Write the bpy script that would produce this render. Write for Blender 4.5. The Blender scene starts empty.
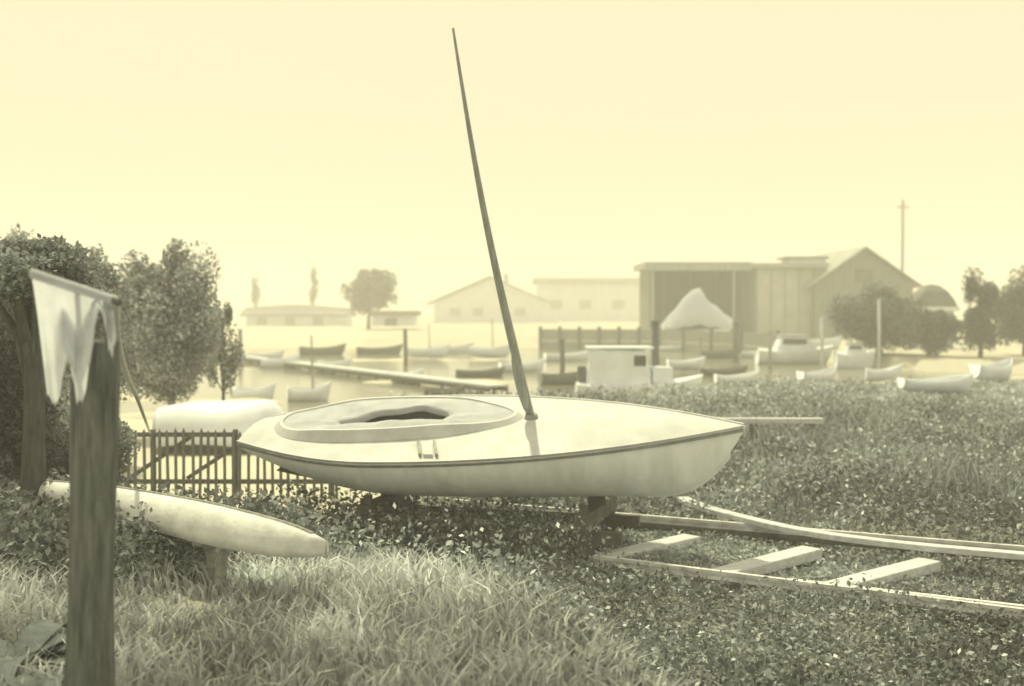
import bpy, math
import numpy as np
from mathutils import Vector, Matrix
R = math.radians
rng = np.random.default_rng(11)
scene = bpy.context.scene
COL = scene.collection

# ------------------------------------------------------------------ camera
F, EYE = 1200.0, 2.1
PITCH = math.atan(37 / F)
cam = bpy.data.cameras.new('camera')
cam.sensor_width = 36.0
cam.lens = 36.0 * F / 1024
cam.clip_start, cam.clip_end = 0.1, 4000
cam.dof.use_dof = True
cam.dof.focus_distance = 7.8
cam.dof.aperture_fstop = 1.5
co = bpy.data.objects.new('camera', cam)
COL.objects.link(co)
co.location = (0, 0, EYE)
co.rotation_euler = (math.pi / 2 - PITCH, 0, 0)
scene.camera = co

# ------------------------------------------------------------------ sky, sun, exposure
SUN_EL, SUN_AZ = R(58), R(-20)          # azimuth from +Y towards +X
world = bpy.data.worlds.new('World')
scene.world = world
world.use_nodes = True
wn = world.node_tree.nodes
wl = world.node_tree.links
wn.clear()
w_out = wn.new('ShaderNodeOutputWorld')
w_bg = wn.new('ShaderNodeBackground')
w_sky = wn.new('ShaderNodeTexSky')
w_sky.sky_type = 'NISHITA'
w_sky.sun_disc = False
w_sky.sun_elevation = SUN_EL
w_sky.sun_rotation = SUN_AZ
w_sky.dust_density = 6.0
w_bw = wn.new('ShaderNodeRGBToBW')
w_tint = wn.new('ShaderNodeMix'); w_tint.data_type = 'RGBA'; w_tint.blend_type = 'MULTIPLY'
w_tint.inputs[0].default_value = 1.0
w_tint.inputs[7].default_value = (1.0, 0.9, 0.57, 1)
w_mix = wn.new('ShaderNodeMix'); w_mix.data_type = 'RGBA'
w_mix.inputs[0].default_value = 0.94
w_mix.inputs[7].default_value = (7.4, 6.75, 4.5, 1)      # even cream overcast veil
wl.new(w_sky.outputs[0], w_bw.inputs[0])
wl.new(w_bw.outputs[0], w_tint.inputs[6])
wl.new(w_tint.outputs[2], w_mix.inputs[6])
wl.new(w_mix.outputs[2], w_bg.inputs[0])
wl.new(w_bg.outputs[0], w_out.inputs[0])
w_bg.inputs[1].default_value = 0.1
sun = bpy.data.lights.new('sun', 'SUN')
sun.energy = 3.5
sun.angle = R(1.2)
sun.color = (1.0, 0.95, 0.58)
so = bpy.data.objects.new('sun', sun)
COL.objects.link(so)
sd_ = Vector((math.sin(SUN_AZ) * math.cos(SUN_EL), math.cos(SUN_AZ) * math.cos(SUN_EL), math.sin(SUN_EL)))
so.rotation_euler = sd_.to_track_quat('Z', 'Y').to_euler()
so.location = sd_ * 60
scene.view_settings.view_transform = 'Standard'
scene.view_settings.look = 'None'
scene.view_settings.exposure = 0.42
scene.view_settings.gamma = 1.0
scene.render.engine = 'CYCLES'
scene.cycles.use_denoising = True
scene.cycles.max_bounces = 6
scene.cycles.volume_bounces = 3
scene.cycles.transparent_max_bounces = 8

# ------------------------------------------------------------------ pixel helpers (directions only)
def ray(px, py):
    a, b = (px - 512) / F, (343 - py) / F
    c, s = math.cos(PITCH), math.sin(PITCH)
    return np.array([a, c + b * s, -s + b * c])
def on_z(px, py, z=0.0):
    d = ray(px, py)
    k = (z - EYE) / d[2]
    return d * k + np.array([0, 0, EYE])
def at_y(px, py, y):
    d = ray(px, py)
    return d * (y / d[1]) + np.array([0, 0, EYE])
def z_at(py, y): return float(at_y(512, py, y)[2])
def x_at(px, y): return float(at_y(px, 306, y)[0])

# ------------------------------------------------------------------ materials
MATS = {}
def mat(name, c, rough=0.75, scale=6.0, amt=0.25, bump=0.0, c2=None, stretch=None, spec=0.25, detail=6.0, tint=False, trans=0.0):
    if name in MATS: return MATS[name]
    c = (c[0] * 0.97, min(0.9, c[1] * 1.03), min(0.9, c[2] * 1.2))     # the old print is slightly cooler in its greys
    m = bpy.data.materials.new(name)
    m.use_nodes = True
    nt = m.node_tree; N = nt.nodes; L = nt.links
    b = N['Principled BSDF']
    b.inputs['Roughness'].default_value = rough
    b.inputs['Specular IOR Level'].default_value = spec
    tc = N.new('ShaderNodeTexCoord')
    mp = N.new('ShaderNodeMapping')
    if stretch: mp.inputs['Scale'].default_value = stretch
    L.new(tc.outputs['Object'], mp.inputs[0])
    nz = N.new('ShaderNodeTexNoise')
    nz.inputs['Scale'].default_value = scale
    nz.inputs['Detail'].default_value = detail
    nz.inputs['Roughness'].default_value = 0.62
    L.new(mp.outputs[0], nz.inputs['Vector'])
    rp = N.new('ShaderNodeValToRGB')
    lo = tuple(v * (1 - amt) for v in c) if c2 is None else c2
    hi = tuple(min(1, v * (1 + amt * 0.6)) for v in c) if c2 is None else c
    rp.color_ramp.elements[0].position = 0.34
    rp.color_ramp.elements[1].position = 0.66
    rp.color_ramp.elements[0].color = (*lo, 1)
    rp.color_ramp.elements[1].color = (*hi, 1)
    L.new(nz.outputs[0], rp.inputs[0])
    out = rp.outputs[0]
    if tint:
        at = N.new('ShaderNodeAttribute'); at.attribute_name = 'tint'
        mx = N.new('ShaderNodeMix'); mx.data_type = 'RGBA'; mx.blend_type = 'MULTIPLY'
        mx.inputs[0].default_value = 1
        L.new(out, mx.inputs[6]); L.new(at.outputs['Color'], mx.inputs[7])
        out = mx.outputs[2]
    L.new(out, b.inputs['Base Color'])
    if bump:
        bp = N.new('ShaderNodeBump')
        bp.inputs['Strength'].default_value = bump
        bp.inputs['Distance'].default_value = 0.02
        n2 = N.new('ShaderNodeTexNoise'); n2.inputs['Scale'].default_value = scale * 5
        n2.inputs['Detail'].default_value = 5
        L.new(mp.outputs[0], n2.inputs['Vector'])
        L.new(n2.outputs[0], bp.inputs['Height'])
        L.new(bp.outputs[0], b.inputs['Normal'])
    if trans:
        tr = N.new('ShaderNodeBsdfTranslucent')
        L.new(out, tr.inputs[0])
        ms = N.new('ShaderNodeMixShader'); ms.inputs[0].default_value = trans
        o = N['Material Output']
        L.new(b.outputs[0], ms.inputs[1]); L.new(tr.outputs[0], ms.inputs[2]); L.new(ms.outputs[0], o.inputs[0])
    MATS[name] = m
    return m

M_HULL = mat('hull_paint', (0.86, 0.85, 0.76), 0.5, 3.0, 0.16, 0.08, stretch=(1.6, 1, 0.45), spec=0.4)
M_DECK = mat('deck_paint', (0.55, 0.535, 0.48), 0.65, 4.5, 0.14, 0.08)
M_CANVAS = mat('cover_canvas', (0.44, 0.44, 0.42), 0.95, 5, 0.14, 0.25)
M_CLOTH = mat('sail_cloth', (0.80, 0.79, 0.75), 0.95, 9, 0.12, 0.2, trans=0.62)
M_STRAKE = mat('dark_strake', (0.30, 0.30, 0.26), 0.7, 8, 0.3, 0.2)
M_SPAR = mat('mast_wood', (0.30, 0.305, 0.26), 0.6, 6, 0.3, 0.1, stretch=(8, 8, 1))
M_INSIDE = mat('hull_inside', (0.10, 0.10, 0.085), 0.85, 5, 0.25)
M_OLD = mat('weathered_timber', (0.36, 0.345, 0.29), 0.9, 5, 0.4, 0.6, stretch=(1, 6, 6))
M_CANOE = mat('canoe_paint', (0.66, 0.64, 0.56), 0.6, 6, 0.2, 0.2)
M_PALE = mat('pale_timber', (0.58, 0.575, 0.53), 0.85, 4, 0.22, 0.35, stretch=(1, 6, 6))
M_POST = mat('dark_post_timber', (0.185, 0.19, 0.165), 0.95, 5, 0.5, 1.0, stretch=(7, 7, 0.8))
M_FENCE = mat('fence_timber', (0.15, 0.152, 0.13), 0.9, 7, 0.35, 0.4, stretch=(6, 6, 1))
M_STEEL = mat('worn_rail_steel', (0.62, 0.60, 0.54), 0.5, 8, 0.3, 0.2, spec=0.5)
M_IRON = mat('rusty_iron', (0.12, 0.115, 0.095), 0.8, 8, 0.35, 0.3)
M_BARK = mat('bark', (0.095, 0.095, 0.08), 0.95, 6, 0.4, 0.6, stretch=(4, 4, 0.8))
M_LEAF = mat('leaf', (0.43, 0.44, 0.39), 0.7, 2.0, 0.25, tint=True, trans=0.35)
M_WEED = mat('weed_leaf', (0.31, 0.32, 0.285), 0.75, 1.2, 0.3, tint=True, trans=0.2)
M_GRASS = mat('dry_grass', (0.66, 0.66, 0.58), 0.8, 0.9, 0.25, tint=True, trans=0.25)
M_WWALL = mat('white_board', (0.70, 0.70, 0.66), 0.8, 1.2, 0.12)
M_GWALL = mat('grey_board', (0.34, 0.35, 0.33), 0.85, 1.2, 0.2, stretch=(4, 4, 0.5))
M_DWALL = mat('dark_board', (0.20, 0.205, 0.18), 0.85, 1.2, 0.25, stretch=(4, 4, 0.5))
M_ROOF = mat('roof_iron', (0.36, 0.35, 0.30), 0.6, 1.5, 0.2)
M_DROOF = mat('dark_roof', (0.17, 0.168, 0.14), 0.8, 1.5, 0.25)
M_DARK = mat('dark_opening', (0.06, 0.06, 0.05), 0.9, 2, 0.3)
M_GLASS = mat('window_glass', (0.07, 0.07, 0.06), 0.15, 2, 0.2, spec=0.6)
M_PWIN = mat('pale_window', (0.34, 0.34, 0.29), 0.4, 2, 0.2)  # pale panes and doors, low contrast on the far buildings
M_BOATW = mat('boat_white', (0.76, 0.76, 0.73), 0.5, 2.5, 0.1)
M_BOATD = mat('boat_dark', (0.12, 0.12, 0.10), 0.6, 2.5, 0.25)
M_ROPE = mat('rope', (0.58, 0.55, 0.46), 0.95, 40, 0.3, 0.3)

# ------------------------------------------------------------------ mesh builder
class MB:
    def __init__(s): s.v = []; s.f = []; s.n = 0
    def add(s, v, f):
        v = np.asarray(v, float).reshape(-1, 3)
        s.v.append(v); s.f += [tuple(int(i) + s.n for i in q) for q in f]; s.n += len(v)
        return s
    def box(s, c, size, m=None):
        sx, sy, sz = (k / 2 for k in size)
        v = np.array([(x, y, z) for x in (-sx, sx) for y in (-sy, sy) for z in (-sz, sz)])
        if m is not None: v = v @ np.array(m).T
        f = [(0, 1, 3, 2), (4, 6, 7, 5), (0, 4, 5, 1), (2, 3, 7, 6), (0, 2, 6, 4), (1, 5, 7, 3)]
        return s.add(v + np.array(c), f)
    def beam(s, a, b, w, h, up=(0, 0, 1)):
        a, b = np.array(a, float), np.array(b, float)
        x = b - a; ln = np.linalg.norm(x); x /= ln
        y = np.cross(up, x); y /= np.linalg.norm(y); z = np.cross(x, y)
        return s.box((a + b) / 2, (ln, w, h), np.stack([x, y, z], 1))
    def tube(s, pts, rad, n=8, squash=None, cap=True):
        pts = np.array(pts, float); k = len(pts)
        rad = np.broadcast_to(np.array(rad, float), (k,))
        tan = np.gradient(pts, axis=0); tan /= np.linalg.norm(tan, axis=1)[:, None]
        ref = np.array([0, 0, 1.0]) if abs(tan[0][2]) < 0.9 else np.array([0, 1.0, 0])
        vs = []
        for i in range(k):
            a = np.cross(ref, tan[i]); a /= np.linalg.norm(a); b = np.cross(tan[i], a)
            th = np.arange(n) * 2 * math.pi / n
            kx, ky = squash if squash else (1, 1)
            vs.append(pts[i] + rad[i] * (np.cos(th)[:, None] * a * kx + np.sin(th)[:, None] * b * ky))
        f = [(i * n + j, i * n + (j + 1) % n, (i + 1) * n + (j + 1) % n, (i + 1) * n + j) for i in range(k - 1) for j in range(n)]
        if cap: f += [tuple(range(n - 1, -1, -1)), tuple(range((k - 1) * n, k * n))]
        return s.add(np.concatenate(vs), f)
    def grid(s, P, closed=False):
        P = np.asarray(P, float); a, b = P.shape[:2]
        f = [(i * b + j, i * b + (j + 1) % b, (i + 1) * b + (j + 1) % b, (i + 1) * b + j) for i in range(a - 1) for j in range(b if closed else b - 1)]
        return s.add(P.reshape(-1, 3), f)
    def prism(s, poly, axis, t0, t1):
        # poly: 2d outline in the two other axes
        k = len(poly); v = []
        for t in (t0, t1):
            for (p, q) in poly:
                v.append({0: (t, p, q), 1: (p, t, q), 2: (p, q, t)}[axis])
        f = [tuple(range(k - 1, -1, -1)), tuple(range(k, 2 * k))] + [(i, (i + 1) % k, k + (i + 1) % k, k + i) for i in range(k)]
        return s.add(v, f)
    def mesh(s, name, m, smooth=False):
        me = bpy.data.meshes.new(name)
        me.from_pydata(np.concatenate(s.v).tolist(), [], s.f)
        me.update()
        me.materials.append(m)
        if smooth: me.polygons.foreach_set('use_smooth', [True] * len(me.polygons))
        return me
    def build(s, name, m, parent=None, smooth=False, bevel=0, solid=0):
        o = bpy.data.objects.new(name, s.mesh(name, m, smooth))
        COL.objects.link(o)
        if parent: o.parent = parent
        if solid:
            q = o.modifiers.new('thick', 'SOLIDIFY'); q.thickness = solid; q.offset = 0
        if bevel:
            q = o.modifiers.new('edge', 'BEVEL'); q.width = bevel; q.segments = 2; q.limit_method = 'ANGLE'
        return o

def tag(o, label=None, cat=None, group=None, kind=None):
    if label: o['label'] = label
    if cat: o['category'] = cat
    if group: o['group'] = group
    if kind: o['kind'] = kind
    return o
def empty(name, loc, label, cat, group=None, rz=0):
    o = bpy.data.objects.new(name, None)
    COL.objects.link(o)
    o.location = tuple(loc); o.rotation_euler = (0, 0, rz)
    o.empty_display_size = 0.2
    return tag(o, label, cat, group)
def copy_part(o, parent, loc=(0, 0, 0), rot=(0, 0, 0)):
    c = o.copy(); COL.objects.link(c); c.parent = parent
    c.location = loc; c.rotation_euler = rot
    return c
def tinted(name, V, n_per, faces_per, tint, m, parent=None):
    """many small identical-topology pieces in one mesh, one colour each"""
    k = len(V)
    me = bpy.data.meshes.new(name)
    Vf = V.reshape(-1, 3)
    me.vertices.add(len(Vf)); me.vertices.foreach_set('co', Vf.ravel())
    loops = np.concatenate([(np.array(f)[None, :] + (np.arange(k) * n_per)[:, None]) for f in faces_per], axis=1)
    sizes = np.array([len(f) for f in faces_per])
    me.loops.add(loops.size); me.loops.foreach_set('vertex_index', loops.ravel().astype(np.int32))
    tot = np.tile(sizes, k)
    me.polygons.add(len(tot))
    me.polygons.foreach_set('loop_start', np.concatenate([[0], np.cumsum(tot)[:-1]]).astype(np.int32))
    me.polygons.foreach_set('loop_total', tot.astype(np.int32))
    me.update(calc_edges=True)
    at = me.color_attributes.new('tint', 'FLOAT_COLOR', 'POINT')
    cc = np.ones((k, n_per, 4)); cc[:, :, :3] = tint[:, None, None] if tint.ndim == 1 else tint[:, None, :]
    at.data.foreach_set('color', cc.ravel())
    me.materials.append(m)
    o = bpy.data.objects.new(name, me); COL.objects.link(o)
    if parent: o.parent = parent
    return o

# ------------------------------------------------------------------ terrain
def sst(a, b, x):
    t = np.clip((x - a) / (b - a), 0, 1)
    return t * t * (3 - 2 * t)
CREST = np.array([(-60, 11.0), (-8, 9.8), (-3.2, 9.2), (-1.54, 8.3), (-0.05, 7.1), (0.35, 6.0), (0.72, 4.9), (1.3, 3.2), (2.0, 0), (2.6, -60)])
def crest_sd(x, y):
    """distance to the crest line, positive on the camera's bank"""
    p = np.stack([x, y], -1)
    best = np.full(np.shape(x), 1e9); sgn = np.zeros(np.shape(x))
    for a, b in zip(CREST[:-1], CREST[1:]):
        ab = b - a
        t = np.clip(((p - a) @ ab) / (ab @ ab), 0, 1)
        d = p - (a + t[..., None] * ab)
        dd = np.hypot(d[..., 0], d[..., 1])
        cr = ab[0] * (p[..., 1] - a[1]) - ab[1] * (p[..., 0] - a[0])
        m = dd < best
        best = np.where(m, dd, best); sgn = np.where(m, np.where(cr < 0, 1, -1), sgn)
    return best * sgn
NEAR = ([-900, -10, 0, 5, 9, 14, 40, 900], [24, 23, 25, 29, 34, 37, 36, 36])
FAR = ([-900, 0, 9, 13, 16, 22, 40, 900], [75, 73, 71, 62, 48, 44, 43, 43])
BARS = [(-10, 33, 6, 1.3, -0.12), (-2, 41, 5, 1.2, 0.1), (-16, 50, 9, 1.8, -0.05), (-3, 58, 8, 1.8, 0.06), (8, 47, 4, 1.4, 0.1), (-9, 27.5, 5, 0.9, -0.1), (3, 65, 8, 1.5, 0.0)]
def hgt(x, y):
    x, y = np.asarray(x, float), np.asarray(y, float)
    z = 0.45 * sst(-0.55, 0.25, crest_sd(x, y))
    z = z + 0.035 * np.sin(1.3 * x + 0.7 * y) * np.sin(0.9 * y - 0.4 * x) + 0.02 * np.sin(3.1 * x - 2.2 * y)
    s = np.minimum(y - np.interp(x, *NEAR), np.interp(x, *FAR) - y)
    z = z - 1.4 * sst(-1.2, 2.0, s)
    for cx_, cy_, lx_, ly_, rot in BARS:
        u_ = (x - cx_) * math.cos(rot) + (y - cy_) * math.sin(rot); v_ = -(x - cx_) * math.sin(rot) + (y - cy_) * math.cos(rot)
        z = z + 1.05 * np.exp(-((u_ / lx_) ** 4 + (v_ / ly_) ** 2)) * sst(-1, 1.5, s)
    return z
def hz(x, y): return float(hgt(np.array([x]), np.array([y]))[0])

def spaced(lim, fine, lo):
    a = [0.0]; st = fine
    while a[-1] < lim:
        if a[-1] > lo: st *= 1.09
        a.append(a[-1] + st)
    return np.array(a)
gx = spaced(225, 0.14, 8); gx = np.concatenate([-gx[::-1][:-1], gx])
gy = spaced(360, 0.16, 26); gy = np.concatenate([-spaced(60, 0.5, 3)[::-1][:-1], gy])
X, Y = np.meshgrid(gx, gy, indexing='ij')
m_ground = mat('ground_soil', (0.30, 0.29, 0.235), 0.95, 1.6, 0.5, 0.8, c2=(0.16, 0.168, 0.15), detail=10)
# pale dry sand along the creek and beyond, dark weedy soil round the slip
nt = m_ground.node_tree; N = nt.nodes; L = nt.links
at = N.new('ShaderNodeAttribute'); at.attribute_name = 'sand'
nz = N.new('ShaderNodeTexNoise'); nz.inputs['Scale'].default_value = 0.5; nz.inputs['Detail'].default_value = 8
tcn = [n for n in N if n.type == 'TEX_COORD'][0]
L.new(tcn.outputs['Object'], nz.inputs['Vector'])
ad = N.new('ShaderNodeMath'); ad.operation = 'MULTIPLY_ADD'; ad.inputs[1].default_value = 0.7; ad.inputs[2].default_value = -0.35
L.new(nz.outputs[0], ad.inputs[0])
sm = N.new('ShaderNodeMath'); sm.operation = 'ADD'; sm.use_clamp = True
L.new(at.outputs['Fac'], sm.inputs[0]); L.new(ad.outputs[0], sm.inputs[1])
mx = N.new('ShaderNodeMix'); mx.data_type = 'RGBA'
mx.inputs[7].default_value = (0.56, 0.53, 0.45, 1)
L.new(sm.outputs[0], mx.inputs[0])
rampn = [n for n in N if n.type == 'VALTORGB'][0]
L.new(rampn.outputs[0], mx.inputs[6])
L.new(mx.outputs[2], N['Principled BSDF'].inputs['Base Color'])
gb = MB(); gb.grid(np.stack([X, Y, hgt(X, Y)], -1))
ground = tag(gb.build('ground', m_ground, smooth=True), kind='structure')
def sand_at(x, y):
    left = sst(10.5, 12.5, y) * sst(0.6, -2.2, x + 0.12 * (y - 12))
    far = sst(-3, 3, y - np.interp(x, *FAR) + 3)
    strip = sst(3.0, 0.5, np.abs(y - np.interp(x, *NEAR) + 0.5)) * 0.8
    inside = sst(0, 1.5, np.minimum(y - np.interp(x, *NEAR), np.interp(x, *FAR) - y))
    return np.maximum(np.maximum(np.maximum(left, 0.75 * far), strip), inside)
sa = ground.data.attributes.new('sand', 'FLOAT', 'POINT')
sa.data.foreach_set('value', sand_at(X, Y).ravel())

# creek water
m_water = bpy.data.materials.new('creek_water'); m_water.use_nodes = True
b = m_water.node_tree.nodes['Principled BSDF']
b.inputs['Base Color'].default_value = (0.20, 0.20, 0.16, 1)
b.inputs['Roughness'].default_value = 0.12
b.inputs['IOR'].default_value = 1.33
n1 = m_water.node_tree.nodes.new('ShaderNodeTexNoise'); n1.inputs['Scale'].default_value = 1.1; n1.inputs['Detail'].default_value = 4
tc = m_water.node_tree.nodes.new('ShaderNodeTexCoord')
bp = m_water.node_tree.nodes.new('ShaderNodeBump'); bp.inputs['Strength'].default_value = 0.25; bp.inputs['Distance'].default_value = 0.06
m_water.node_tree.links.new(tc.outputs['Object'], n1.inputs['Vector'])
m_water.node_tree.links.new(n1.outputs[0], bp.inputs['Height'])
m_water.node_tree.links.new(bp.outputs[0], b.inputs['Normal'])
WZ = -0.5
wb = MB(); wb.add([(-220, 18, WZ), (220, 18, WZ), (220, 80, WZ), (-220, 80, WZ)], [(0, 1, 2, 3)])
tag(wb.build('creek_water', m_water), kind='structure')

# ------------------------------------------------------------------ boats: one hull shape for all
def hull_lines(L_, B, fs, fm, fb, rise, bst, tm, t):
    b = np.where(t < tm, bst + (B - bst) * np.sin(math.pi / 2 * np.clip(t / tm, 0, 1)), B * (1 - np.clip((t - tm) / (1 - tm), 0, 1) ** 2.2))
    zs = fs * (1 - t) * (1 - 2 * t) + fm * 4 * t * (1 - t) + fb * t * (2 * t - 1)
    zk = rise * np.clip((0.35 - t) / 0.35, 0, 1) ** 1.6 + fb * np.clip((t - 0.8) / 0.2, 0, 1) ** 3
    return (t - 0.5) * L_, b, zs, np.minimum(zk, zs)
def hull_mesh(mb, par, nt=40, nu=9):
    t = np.linspace(0, 1, nt + 1)
    x, b, zs, zk = hull_lines(*par, t)
    u = np.concatenate([-np.linspace(1, 0, nu), np.linspace(0, 1, nu)[1:]])
    P = np.zeros((nt + 1, len(u), 3))
    a = np.abs(u)
    P[..., 0] = x[:, None]
    P[..., 1] = np.sign(u)[None] * b[:, None] * np.sin(a * math.pi / 2)[None] ** 0.75
    P[..., 2] = zk[:, None] + (zs - zk)[:, None] * (1 - np.cos(a * math.pi / 2))[None] ** 0.9
    mb.grid(P)
    k = len(u)
    mb.f.append(tuple(mb.n - (nt + 1) * k + i for i in range(k)))     # transom
    return mb

# ---- the sailing dinghy
PAR = (4.4575, 0.8973, 0.4365, 0.5284, 0.6048, 0.2878, 0.3445, 0.3445)
LB = PAR[0]
dinghy = empty('sailing_dinghy', (-0.1948, 10.51, 0.5353), 'white sailing dinghy with a bare raked mast, propped on the slipway track', 'sailboat')
dinghy.rotation_euler = (0.2339, 0.0019, -0.2777)
def bl(x):
    t = np.clip(np.asarray(x, float) / LB + 0.5, 0, 1)
    _, b, zs, zk = hull_lines(*PAR, t)
    return b, zs
def deck_z(x, y):
    b, zs = bl(x)
    return zs + 0.075 * (1 - np.clip(np.abs(y) / np.maximum(b, 0.02), 0, 1) ** 2) * np.clip(b / 0.5, 0, 1)
mb = hull_mesh(MB(), PAR, 60, 12)
mb.build('hull', M_HULL, dinghy, smooth=True)
# keel batten
t = np.linspace(0.03, 0.97, 40)
xk, bk, zsk, zkk = hull_lines(*PAR, t)
kb = MB()
prof = [(-0.02, 0.012), (-0.02, -0.045), (0.02, -0.045), (0.02, 0.012)]
P = np.array([[(xk[i], p, zkk[i] + q) for p, q in prof] for i in range(40)])
kb.grid(P, closed=True); kb.f += [(0, 1, 2, 3), tuple(156 + i for i in (3, 2, 1, 0))]
kb.build('keel', M_HULL, dinghy)
# outlines: sheer and coaming, matched by angle
NA = 120
th = np.arange(NA) * 2 * math.pi / NA
def sheer_outline():
    x = np.maximum(-LB / 2, LB / 2 * (1.04 * np.cos(th) - 0.04))
    b, zs = bl(x)
    y = np.sign(np.sin(th)) * b
    m = x <= -LB / 2 + 1e-6
    y = np.where(m, b * np.sin(th) / np.abs(np.sin(th[m])).max(), y)
    return x, y
CX, CA, CW = -0.82, 1.16, 0.52
def coaming_outline(k=1.0, w=1.0):
    c = np.cos(th); s = np.sin(th)
    x = CX + CA * k * np.sign(c) * np.abs(c) ** 0.9
    y = CW * w * np.sign(s) * np.abs(s) ** 0.95 * (1 - 0.18 * c)
    return x, y
sx, sy = sheer_outline(); cx, cy = coaming_outline()
rows = []
for k in np.linspace(0, 1, 9):
    x = sx + (cx - sx) * k; y = sy + (cy - sy) * k
    rows.append(np.stack([x, y, deck_z(x, y) + 0.004], -1))
MB().grid(np.array(rows), closed=True).build('deck', M_DECK, dinghy, smooth=True)
def rim_h(x): return 0.10 - 0.06 * sst(-0.4, 0.3, x) - 0.045 * sst(-1.3, -1.9, x)
rows = []
base = deck_z(cx, cy)
for off, up in ((0.0, -0.08), (0.0, 0.12), (-0.03, 0.6), (-0.055, 1.0), (-0.085, 1.0), (-0.09, 0.4), (-0.09, -0.12)):
    x, y = coaming_outline(1 + off / CA, 1 + off / CW)
    rows.append(np.stack([x, y, base + np.where(up < 0, up, up * rim_h(x))], -1))
MB().grid(np.array(rows), closed=True).build('coaming', M_DECK, dinghy)
# canvas cover stretched inside the coaming, with a long slit left open
ox = CX + 0.02 + 0.52 * np.cos(th); oy = -0.13 + 0.17 * np.sin(th) * (1 - 0.35 * np.cos(th + 2.5))
ix, iy = coaming_outline(1 - 0.089 / CA, 1 - 0.089 / CW)
rows = []
zin = base + rim_h(ix) - 0.012
for k in np.linspace(0, 1, 8):
    x = ix + (ox - ix) * k; y = iy + (oy - iy) * k
    z = zin + 0.022 * math.sin(k * 2.2) + 0.006 * np.sin(th * 9 + k * 3) * k
    rows.append(np.stack([x, y, z], -1))
x, y = ox, oy
rows.append(np.stack([x, y, z - 0.05], -1))
MB().grid(np.array(rows), closed=True).build('cockpit_cover', M_CANVAS, dinghy, smooth=True)
# cockpit inside
fx = np.linspace(-1.85, 0.4, 12)
b, zs = bl(fx)
MB().grid(np.stack([np.stack([fx, -b * 0.72, np.full(12, 0.20)], -1), np.stack([fx, b * 0.72, np.full(12, 0.20)], -1)])).build('cockpit_floor', M_INSIDE, dinghy)
# rubbing strakes
for s in (-1, 1):
    t = np.linspace(0.0, 0.995, 60)
    x, b, zs, zk = hull_lines(*PAR, t)
    prof = [(0.001, -0.036), (0.018, -0.036), (0.018, -0.014), (0.001, -0.014)]
    P = np.array([[(x[i], s * (b[i] * (1.0 if q > -0.03 else 0.985) + p), zs[i] + q) for p, q in prof] for i in range(60)])
    q = MB(); q.grid(P, closed=True); q.f += [(0, 1, 2, 3), tuple(59 * 4 + i for i in (3, 2, 1, 0))]
    q.build('rubbing_strake', M_STRAKE, dinghy)
    P[..., 2] += 0.031; P[..., 1] -= s * 0.004
    q = MB(); q.grid(P, closed=True); q.f += [(0, 1, 2, 3), tuple(59 * 4 + i for i in (3, 2, 1, 0))]
    q.build('toe_rail', M_DECK, dinghy)
# pad and two straps over the near side deck
for k, (dx, w, hh, mm, nm) in enumerate(((0.0, 0.085, 0.03, M_DECK, 'rowlock_pad'), (-0.068, 0.026, 0.036, M_STRAKE, 'strap'), (0.075, 0.026, 0.036, M_STRAKE, 'strap'))):
    x0 = -0.30 + dx
    ys = np.linspace(-0.56, -0.80, 6); xs0 = x0
    P = []
    for yy in ys:
        x0 = xs0 - (yy + 0.68) * 0.42
        z = float(deck_z(x0, yy))
        P.append([(x0 - w / 2, yy, z), (x0 - w / 2, yy, z + hh), (x0 + w / 2, yy, z + hh), (x0 + w / 2, yy, z)])
    q = MB(); q.grid(np.array(P), closed=True); q.f += [(0, 1, 2, 3), (23, 22, 21, 20)]
    q.build(nm, mm, dinghy)
# mast
bpy.context.view_layer.update()
DM = Matrix.LocRotScale(dinghy.location, dinghy.rotation_euler, None)
DI = DM.inverted()
mx0 = 0.415
mb_l = Vector((mx0, 0, float(deck_z(mx0, 0.0)) - 0.01))
mb_w = DM @ mb_l
mt_w = Vector(at_y(453, 28, mb_w.y - 0.55))
mt_l = DI @ mt_w
s = np.linspace(0, 1, 26)
pts = np.array(mb_l)[None] + s[:, None] * (np.array(mt_l) - np.array(mb_l))[None]
pts[:, 0] -= 0.05 * np.sin(s * math.pi)
rad = np.interp(s, [0, 0.2, 0.55, 1], [0.037, 0.038, 0.027, 0.010])
mast = MB().tube(pts, rad, 12).build('mast', M_SPAR, dinghy, smooth=True)
# furled halyard bundle bound round the lower mast
s2 = np.linspace(0.03, 0.17, 12)
p2 = np.array([np.interp(s2, s, pts[:, i]) for i in range(3)]).T + np.array([-0.012, -0.02, 0])
MB().tube(p2, 0.020 + 0.026 * np.sin(np.linspace(0.15, 3.0, 12)) ** 0.8, 10).build('halyard_coil', M_SPAR, mast, smooth=True)
p3 = np.array([np.array(mb_l) + (0, 0, -0.02), np.array(mb_l) + (0, 0, 0.05)])
MB().tube(p3, [0.075, 0.05], 14).build('mast_step', M_STRAKE, mast)

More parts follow.
